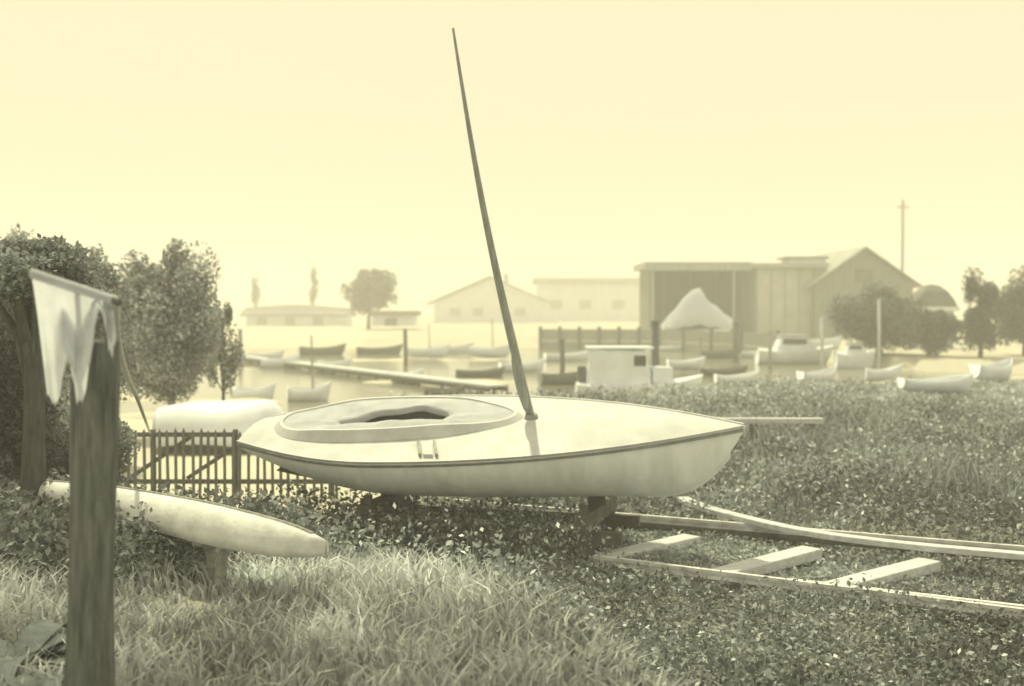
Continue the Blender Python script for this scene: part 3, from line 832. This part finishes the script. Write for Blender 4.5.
# ------------------------------------------------------------------ boats and piles on the creek
def rowboat(name, px0, px1, dep, zb, label, m, group=None, fr=0.42, thw=True, rz=0.0, bm=0.55):
    ln = (px1 - px0) * dep / F / max(0.5, math.cos(rz))
    o = empty(name, (x_at((px0 + px1) / 2, dep), dep, zb), label, 'boat', group, rz)
    hull_mesh(MB(), (ln, bm, fr, fr * 0.9, fr * 1.35, 0.1, bm * 0.6, 0.45), 20, 6).build('hull', m, o, smooth=True, solid=0.03)
    for t_ in (-0.18, 0.15):
        MB().box((t_ * ln, 0, fr * 0.62), (0.18, bm * 1.55, 0.03)).build('thwart', M_OLD, o)
    return o
rowboat('rowing_boat', 300, 346, 64, WZ - 0.12, 'low dark rowing boat moored off the far left bank', M_BOATD, fr=0.55)
rowboat('rowing_boat', 357, 403, 65, WZ - 0.12, 'low dark rowing boat moored straight below the solitary round tree', M_BOATD, fr=0.5)
rowboat('tender', 425, 466, 34.5, WZ - 0.1, 'small dark tender afloat just behind the dinghy cockpit', M_BOATD, fr=0.34, bm=0.45)
rowboat('tender', 456, 505, 44, WZ - 0.1, 'small dark tender afloat close left of the mast', M_BOATD, fr=0.36, bm=0.5)
rowboat('pram_dinghy', 902, 974, 27.0, hz(x_at(938, 27.0), 27.0) + 0.12, 'small white pram dinghy on the scrubby bank under the hip roofed hut', M_BOATW, fr=0.34, bm=0.5)
rowboat('rowing_boat', 540, 600, 40, WZ - 0.12, 'dark tarred boat moored between the mast and the white launch', M_BOATD, fr=0.5, rz=0.3)
rowboat('tender', 700, 748, 45, WZ - 0.1, 'small dark tender afloat under the white canvas cover, right of the launch', M_BOATD, fr=0.36, bm=0.5)
rowboat('rowing_boat', 700, 742, 60, WZ - 0.12, 'dark rowing boat tied against the seawall, right end', M_BOATD, fr=0.5)
for k_, (p0, p1, dp, zz, lab, mm) in enumerate((
        (232, 275, 33.5, 0, 'white rowing boat on the mudbank right of the tall shrub', M_BOATW),
        (288, 330, 33.0, 0, 'pale dinghy on the mudbank behind the stern of the sailing dinghy', M_BOATW),
        (262, 300, 50.5, 0, 'white boat lying far off below the long low shed, left end', M_BOATW),
        (318, 352, 49.5, 0, 'white boat lying far off on the mudbank below the dark left rowing boat', M_BOATW),
        (405, 450, 58.0, 0, 'pale boat on the far mudbank left of the mast', M_BOATW),
        (470, 512, 58.5, 0, 'pale boat on the far mudbank under the gabled house', M_BOATW),
        (388, 424, 41.5, 0, 'white dinghy on the middle mudbank above the cockpit cover', M_BOATW),
        (545, 592, 57.0, 0, 'pale boat moored before the left end of the seawall', M_BOATW),
        (612, 650, 56.0, 0, 'white boat moored before the seawall, above the cabin launch', M_BOATW),
        (640, 690, 69.0, 0, 'pale boat drawn up before the open shed, left of the white canvas', M_BOATW),
        (738, 782, 60.5, 0, 'white boat lying under the panelled shed wall', M_BOATW),
        (800, 842, 58.0, 0, 'white boat lying under the gable, behind the larger runabout', M_BOATW),
        (716, 760, 40.0, 0, 'low white boat afloat past the low pale rail', M_BOATW),
        (800, 838, 41.0, 0, 'low white boat afloat in front of the larger runabout', M_BOATW),
        (868, 902, 42.0, 0, 'low white boat afloat under the tall pale mooring pile', M_BOATW),
        (246, 284, 58.5, 0, 'white boat far off under the left slim poplar', M_BOATW),
        (500, 545, 47.5, 0, 'pale dinghy afloat directly right of the mast', M_BOATW),
        (430, 474, 66.5, 0, 'pale boat far off below the left half of the gabled house', M_BOATW),
        (668, 706, 47.0, 0, 'white dinghy on the mudbank right of the tall dark mooring pile', M_BOATW))):
    xx = x_at((p0 + p1) / 2, dp)
    b_ = rowboat('rowing_boat', p0, p1, dp, max(WZ - 0.1, hz(xx, dp) - 0.02), lab, mm, fr=0.42 + 0.05 * (k_ % 3), rz=0.25 * math.sin(k_ * 2.1), bm=0.55)
    if k_ in (1, 4, 5, 8, 9):
        MB().tube([(0.1, 0, 0.1), (0.06, 0, 1.6 + 0.3 * (k_ % 2))], [0.035, 0.02], 6).build('mast', M_OLD, b_)
# white launch with cabin
la = empty('cabin_launch', (x_at(640, 31), 31, WZ - 0.15), 'white cabin launch moored just beyond the foredeck', 'boat')
hull_mesh(MB(), (3.3, 0.75, 0.75, 0.72, 0.95, 0.1, 0.6, 0.45), 24, 7).build('hull', M_BOATW, la, smooth=True)
t_ = np.linspace(0, 1, 25); x, b, zs, zk = hull_lines(3.3, 0.75, 0.75, 0.72, 0.95, 0.1, 0.6, 0.45, t_)
MB().grid(np.stack([np.stack([x, -b, zs], -1), np.stack([x, 0 * b, zs + 0.05], -1), np.stack([x, b, zs], -1)])).build('deck', M_BOATW, la)
cab = MB().prism([(-1.35, 0.70), (0.25, 0.70), (0.12, 1.62), (-1.3, 1.66)], 1, -0.52, 0.52).build('cabin', M_BOATW, la, bevel=0.05)
MB().box((-0.55, 0, 1.68), (1.7, 1.16, 0.05)).build('cabin_roof', M_BOATW, la)
for x0 in (-0.05,):
    MB().box((x0, -0.53, 1.36), (0.30, 0.03, 0.26)).build('cabin_window', M_GLASS, cab)
MB().box((0.55, 0, 0.98), (0.5, 0.8, 0.4)).build('fore_hatch', M_BOATW, la)
MB().box((-1.5, 0.0, 0.95), (0.22, 0.3, 0.5)).build('outboard_motor', M_BOATD, la, bevel=0.04)
# white runabouts
def runabout(px0, px1, dep, label, hcab):
    ln = (px1 - px0) * dep / F
    o = empty('runabout', (x_at((px0 + px1) / 2, dep), dep, WZ - 0.12), label, 'boat', 'white runabouts moored below the sheds')
    par = (ln, ln * 0.24, 0.75, 0.72, 0.9, 0.1, ln * 0.18, 0.45)
    hull_mesh(MB(), par, 24, 7).build('hull', M_BOATW, o, smooth=True)
    t_ = np.linspace(0, 1, 25); x, b, zs, zk = hull_lines(*par, t_)
    MB().grid(np.stack([np.stack([x, -b, zs], -1), np.stack([x, 0 * b, zs + 0.08], -1), np.stack([x, b, zs], -1)])).build('deck', M_BOATW, o, smooth=True)
    c = MB().prism([(-0.28 * ln, 0.7), (0.28 * ln, 0.75), (0.12 * ln, 0.75 + hcab), (-0.2 * ln, 0.75 + hcab)], 1, -ln * 0.15, ln * 0.15).build('cuddy', M_BOATW, o, bevel=0.06)
    MB().box((-0.04 * ln, -ln * 0.152, 0.75 + hcab * 0.62), (0.3 * ln, 0.03, hcab * 0.4)).build('cuddy_window', M_GLASS, c)
    MB().box((-0.04 * ln, 0, 0.75 + hcab + 0.03), (0.38 * ln, ln * 0.31, 0.05)).build('cuddy_roof', M_CANVAS, c)
runabout(757, 834, 54, 'larger white runabout with low cabin moored below the panelled shed', 0.62)
runabout(836, 876, 50.0, 'smaller white runabout moored in front of the dark tree', 0.4)
# white bits at right edge
rowboat('pram_dinghy', 974, 1014, 31.5, hz(x_at(994, 31.5), 31.5) + 0.12, 'small white pram dinghy on the bank near the right edge', M_BOATW, fr=0.45, bm=0.5, rz=0.2)
# mooring piles
for px, y0, dep, rr, m_, lab in ((655, 322, 31.8, 0.10, M_FENCE, 'tall dark mooring pile beside the white launch'),
                                 (822, 318, 47.5, 0.07, M_PALE, 'slim pale mooring pile right of the larger runabout'),
                                 (879, 300, 46.0, 0.06, M_PALE, 'tall pale mooring pile in front of the dark tree'),
                                 (405, 330, 52.0, 0.09, M_FENCE, 'thin dark mooring pile left of the mast beyond the jetty'),
                                 (562, 340, 43.0, 0.09, M_FENCE, 'thin dark mooring pile between the mast and the launch'),
                                 (700, 338, 50.0, 0.09, M_OLD, 'thin grey mooring pile right of the launch'),
                                 (770, 332, 49.0, 0.08, M_OLD, 'thin grey mooring pile at the stern of the larger runabout'),
                                 (240, 330, 60.0, 0.10, M_FENCE, 'thin dark mooring pile at the far end of the jetty'),
                                 (736, 322, 56.0, 0.15, M_FENCE, 'short dark mooring pile left of the larger runabout')):
    x = x_at(px, dep); g = hz(x, dep)
    o = empty('mooring_pile', (x, dep, g), lab, 'pile', 'mooring piles in the creek')
    zt_ = z_at(y0, dep) - g
    MB().tube([(0, 0, -0.3), (0.02, 0, zt_ * 0.6), (0, 0, zt_)], [rr * 1.1, rr, rr * 0.95], 9).build('shaft', m_, o, smooth=True)
    MB().tube([(0, 0, zt_ - 0.02), (0, 0, zt_ + 0.04)], [rr * 1.25, rr * 0.9], 9).build('cap', m_, o)
# jetty running out from the left bank
ja, jb = on_z(196, 351, -0.25), on_z(498, 386, -0.25)
jt = empty('jetty', ((ja + jb) / 2 * (1, 1, 0) + (0, 0, WZ)), 'long low narrow jetty running across the pale creek behind the dinghy', 'jetty')
oj = np.array(jt.location)
MB().beam(ja - oj, jb - oj, 0.7, 0.06).build('deck', M_PALE, jt)
d_ = (jb - ja) / np.linalg.norm(jb - ja); n_ = np.array([-d_[1], d_[0], 0])
for s_ in (-0.3, 0.3):
    MB().beam(ja - oj + n_ * s_ - (0, 0, 0.10), jb - oj + n_ * s_ - (0, 0, 0.10), 0.1, 0.13).build('stringer', M_IRON, jt)
for k in np.linspace(0.02, 0.98, 13):
    for s_ in (-0.22, 0.22):
        c = ja + (jb - ja) * k - oj + n_ * s_
        MB().tube([c - (0, 0, 1.2), c - (0, 0, 0.03)], 0.05, 7).build('jetty_pile', M_FENCE, jt)
# sandy upturned hull on the shore, left
up = rowboat('upturned_boat', 158, 292, 17.5, 0.62, 'white upturned boat on the sand between fence and stern', M_BOATW, fr=0.62, bm=0.75)
up.rotation_euler = (math.pi, 0, 0.12)
up.location.z = hz(up.location.x, 17.5) + 0.74

# ------------------------------------------------------------------ ground vegetation
TR_D = (far_b - far_a) / np.linalg.norm(far_b - far_a); TR_N = np.array([-TR_D[1], TR_D[0]])
def track_mask(x, y):
    """1 inside the strip between the rails"""
    mid = (far_a + nea_a) / 2
    q_ = (x - mid[0]) * TR_N[0] + (y - mid[1]) * TR_N[1]
    return np.abs(q_)
def weeds():
    n = 42000
    y = 4.5 + 33 * rng.random(n) ** 1.35
    x = rng.uniform(-0.36, 0.46, n) * (y + 1.0)
    sd = crest_sd(x, y)
    keep = (sd < 0.2) & (sand_at(x, y) < 0.45 + 0.25 * rng.random(n)) & (y < np.minimum(np.interp(x, *NEAR) - 0.2, 29 + 3 * rng.random(n)))
    x, y = x[keep], y[keep]
    q_ = track_mask(x, y)
    hh = rng.uniform(0.10, 0.30, len(x)) * (1 + 0.6 * sst(13, 20, y))
    lump = np.sin(1.7 * x + 2.1 * np.sin(0.8 * y)) * np.sin(1.4 * y + 1.2 * np.sin(1.5 * x))
    hh = hh * (1 + 0.7 * lump) * np.where(rng.random(len(x)) < 0.06, 1.9, 1.0)
    hh = np.minimum(hh, 0.5) * np.where((y > 18) & (x > 6.5), 0.5, 1.0)
    half = 1.25
    on = (q_ < half) & (x > -2.5)
    hh = np.where(on, hh * 0.17, hh)
    front = (q_ >= half) & (y < 10.5) & (x > 0.4)
    hh = np.where(front, hh * 0.55, hh)
    lx = x + 0.19; ly = y - 10.5
    un = (x < 0.4 + 0.3 * rng.random(len(x))) & (np.abs(lx * cr[0] + ly * cr[1]) < 2.1) & (np.abs(lx * cn[0] + ly * cn[1] + 0.35) < 0.75)
    hh = np.where(un, rng.uniform(0.25, 0.46, len(x)), hh)
    k = rng.integers(7, 14, len(x))
    idx = np.repeat(np.arange(len(x)), k)
    m = len(idx)
    spread = 0.05 + 0.005 * y[idx]
    px = x[idx] + rng.normal(size=m) * spread; py = y[idx] + rng.normal(size=m) * spread
    pz = hgt(px, py) + hh[idx] * rng.random(m) ** 0.8
    pt = np.sin(0.9 * x + 1.3 * np.sin(0.6 * y)) * np.sin(0.75 * y + np.sin(1.1 * x))
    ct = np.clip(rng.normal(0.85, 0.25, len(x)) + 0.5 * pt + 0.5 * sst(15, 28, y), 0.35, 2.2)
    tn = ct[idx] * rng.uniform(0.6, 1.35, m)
    fl = rng.random(m) < 0.05
    tn = np.where(fl, rng.uniform(2.0, 3.2, m), tn)  # scattered paler leaves, sun glint put into their tint
    sz = (0.022 + 0.0030 * y[idx]) * rng.uniform(0.6, 1.3, m)
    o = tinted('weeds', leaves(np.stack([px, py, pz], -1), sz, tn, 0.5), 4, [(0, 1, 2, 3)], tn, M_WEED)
    tag(o, 'dark leafy weeds covering the ground round the slipway', 'weeds', kind='stuff')
weeds()
def stalks():
    n = 26000
    y = 8.5 + 24 * rng.random(n) ** 1.2
    x = rng.uniform(-0.05, 0.47, n) * (y + 1.0)
    lump = np.sin(1.3 * x + 2.0 * np.sin(0.7 * y) + 1.0) * np.sin(1.1 * y + 1.3 * np.sin(1.2 * x)) + 0.35 * np.sin(4 * x + 3 * y)
    kp = (lump > 0.12) & (crest_sd(x, y) < -0.2) & (y < np.minimum(np.interp(x, *NEAR) - 0.4, 31)) & ((track_mask(x, y) > 1.6) | (x < 0.3)) & ((y > 11.5) | (x < 0.6))
    x, y = x[kp], y[kp]; n = len(x)
    h = rng.uniform(0.18, 0.55, n) * (0.6 + 0.5 * lump[kp]) * np.where((y > 18) & (x > 6.5), 0.5, 1.0); az = rng.uniform(0, 6.28, n); bd = h * rng.uniform(0.1, 0.6, n)
    wa = rng.uniform(0, 6.28, n); w = 0.010 + 0.0012 * y
    V_ = np.zeros((n, 5, 3)); z = hgt(x, y) - 0.02
    for i, (f_, bf, zf) in enumerate(((1.0, 0, 0), (0.8, 0.3, 0.6))):
        for j, s_ in enumerate((-0.5, 0.5)):
            V_[:, i * 2 + j] = np.stack([x + s_ * w * f_ * np.cos(wa) + np.cos(az) * bd * bf, y + s_ * w * f_ * np.sin(wa) + np.sin(az) * bd * bf, z + h * zf], -1)
    V_[:, 4] = np.stack([x + np.cos(az) * bd, y + np.sin(az) * bd, z + h], -1)
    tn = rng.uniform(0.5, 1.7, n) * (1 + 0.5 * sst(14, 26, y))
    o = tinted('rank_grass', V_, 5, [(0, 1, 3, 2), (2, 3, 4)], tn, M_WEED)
    tag(o, 'rank grass stalks standing among the dark weeds behind the bow', 'grass', kind='stuff')
stalks()
def bank_weeds():
    n = 5200
    x = rng.uniform(-4.6, -1.0, n); y = rng.uniform(6.4, 10.4, n)
    edge = 0.35 * np.sin(3 * x) + 0.25 * np.sin(5 * y)
    kp = (y > 6.9 + 0.75 * np.maximum(0, x + 2.1) * 2.0 + edge * 0.6) & (x < -0.5 * (y - 4.6) + 0.55 + edge)
    x, y = x[kp], y[kp]
    hh = rng.uniform(0.15, 0.42, len(x)); k = rng.integers(8, 15, len(x)); idx = np.repeat(np.arange(len(x)), k); m = len(idx)
    px = x[idx] + rng.normal(size=m) * 0.09; py = y[idx] + rng.normal(size=m) * 0.09
    pz = hgt(px, py) + hh[idx] * rng.random(m) ** 0.8
    tn = np.clip(rng.normal(0.72, 0.2, len(x)), 0.3, 1.3)[idx] * rng.uniform(0.6, 1.4, m)
    o = tinted('bank_weeds', leaves(np.stack([px, py, pz], -1), 0.05 * rng.uniform(0.6, 1.4, m), tn, 0.5), 4, [(0, 1, 2, 3)], tn, M_WEED)
    tag(o, 'dark weeds under the pale canoe on the near bank', 'weeds', kind='stuff')
bank_weeds()
def broadleaf(px, py, label, nl=9, size=0.42):
    g0 = on_z(px, py, 0.45)
    o = empty('broadleaf_plant', (g0[0], g0[1], hz(g0[0], g0[1]) - 0.01), label, 'plant', 'broad leaved plants in the bank grass')
    t_ = np.linspace(0, 1, 9)
    for i in range(nl):
        az = i * 2.4 + rng.normal() * 0.3; ln = size * rng.uniform(0.7, 1.15); lift = rng.uniform(0.5, 1.1)
        c_ = np.stack([t_ * ln * math.cos(az), t_ * ln * math.sin(az), lift * ln * (t_ - 0.85 * t_ ** 2) + 0.02], -1)
        w_ = 0.16 * ln * np.sin(np.clip(t_ * 0.97 + 0.03, 0, 1) * math.pi) ** 0.7 + 0.008
        sd2 = np.array([-math.sin(az), math.cos(az), 0])
        P = np.stack([c_ - sd2 * w_[:, None] + (0, 0, 0.02), c_, c_ + sd2 * w_[:, None] + (0, 0, 0.02)], 1)
        MB().grid(P).build('leaf', M_DOCK, o, smooth=True)
M_DOCK = mat('dock_leaf', (0.12, 0.13, 0.12), 0.9, 14, 0.3, 0.3, spec=0.1)
broadleaf(18, 672, 'dark broad leaved plant in the bottom left corner')
broadleaf(40, 720, 'dark broad leaved plant low beside the foot of the thick post', 8)
def grass(name, n, xr, yr, keepf, h0, h1, w, label, tone, bright=0.25):
    x = rng.uniform(*xr, n); y = yr[0] + (yr[1] - yr[0]) * rng.random(n)
    kp = keepf(x, y); x, y = x[kp], y[kp]; n = len(x)
    # tussocks: taller and paler patches
    pat = 0.5 + 0.5 * np.sin(2.1 * x + 1.3 * np.sin(1.7 * y)) * np.sin(1.9 * y + 1.1 * np.sin(2.3 * x))
    pat2 = 0.5 + 0.5 * np.sin(5.3 * x - 2.2 * y + 1.5 * np.sin(3.1 * y)) 
    h = (h0 + (h1 - h0) * rng.random(n)) * (0.6 + 0.6 * pat)
    h = h * (1 - 0.72 * np.exp(-(((x + 1.75) / 0.45) ** 2 + ((y - 6.55) / 0.6) ** 2)))
    az = rng.normal(0.4, 1.3, n) + 2.0 * pat
    bend = h * rng.uniform(0.25, 0.95, n)
    dx, dy = np.cos(az), np.sin(az)
    wa = rng.uniform(0, 2 * math.pi, n)
    wx, wy = np.cos(wa) * w / 2, np.sin(wa) * w / 2
    z = hgt(x, y) - 0.02
    V_ = np.zeros((n, 5, 3))
    for i, (f_, bf, zf) in enumerate(((1.0, 0, 0), (0.75, 0.32, 0.62))):
        for j, s_ in enumerate((-1, 1)):
            V_[:, i * 2 + j, 0] = x + s_ * wx * f_ + dx * bend * bf
            V_[:, i * 2 + j, 1] = y + s_ * wy * f_ + dy * bend * bf
            V_[:, i * 2 + j, 2] = z + h * zf
    V_[:, 4] = np.stack([x + dx * bend, y + dy * bend, z + h * rng.uniform(0.7, 1.0, n)], -1)
    dry = np.zeros(n)
    for gx_, gy_, ax, ay in ((-0.55, 7.2, 1.0, 0.8), (-2.75, 6.6, 0.5, 0.5), (0.65, 5.2, 0.35, 0.5), (-1.3, 7.3, 0.5, 0.5), (-0.9, 5.9, 0.3, 0.25), (-1.9, 5.3, 0.25, 0.3)):
        dry = np.maximum(dry, np.exp(-(((x - gx_) / ax) ** 2 + ((y - gy_) / ay) ** 2)))
    tone = tone * (0.6 + 0.6 * dry + 0.16 * np.sin(7 * x + 3 * np.sin(4 * y)) * np.sin(6 * y + 2 * np.sin(5 * x)))
    tn = tone * (0.5 + 0.55 * pat + 0.35 * pat2 * (1 - pat)) * rng.uniform(0.6, 1.35, n)
    tn = np.where(rng.random(n) < bright * 0.3, tn * 1.6, tn)
    o = tinted(name, V_, 5, [(0, 1, 3, 2), (2, 3, 4)], tn, M_GRASS)
    tag(o, label, 'grass', kind='stuff')
grass('bank_grass', 62000, (-5.2, 2.6), (3.2, 9.8), lambda x, y: (crest_sd(x, y) > -0.45 * rng.random(len(x))) & (np.abs(x) < 0.5 * y + 0.6), 0.07, 0.27, 0.019, 'pale dry grass covering the near bank', 1.0)

# ------------------------------------------------------------------ hazy air
hb = MB().box((0, 190, 6.0), (560, 520, 17.0))
m_h = bpy.data.materials.new('pale_haze'); m_h.use_nodes = True
hn = m_h.node_tree; hn.nodes.clear()
ho = hn.nodes.new('ShaderNodeOutputMaterial')
pv = hn.nodes.new('ShaderNodeVolumePrincipled')
pv.inputs['Color'].default_value = (0.95, 0.94, 0.93, 1)
pv.inputs['Density'].default_value = 0.0056
hn.links.new(pv.outputs[0], ho.inputs['Volume'])
tag(hb.build('haze', m_h), 'pale warm haze hanging over the creek', 'haze', kind='stuff')
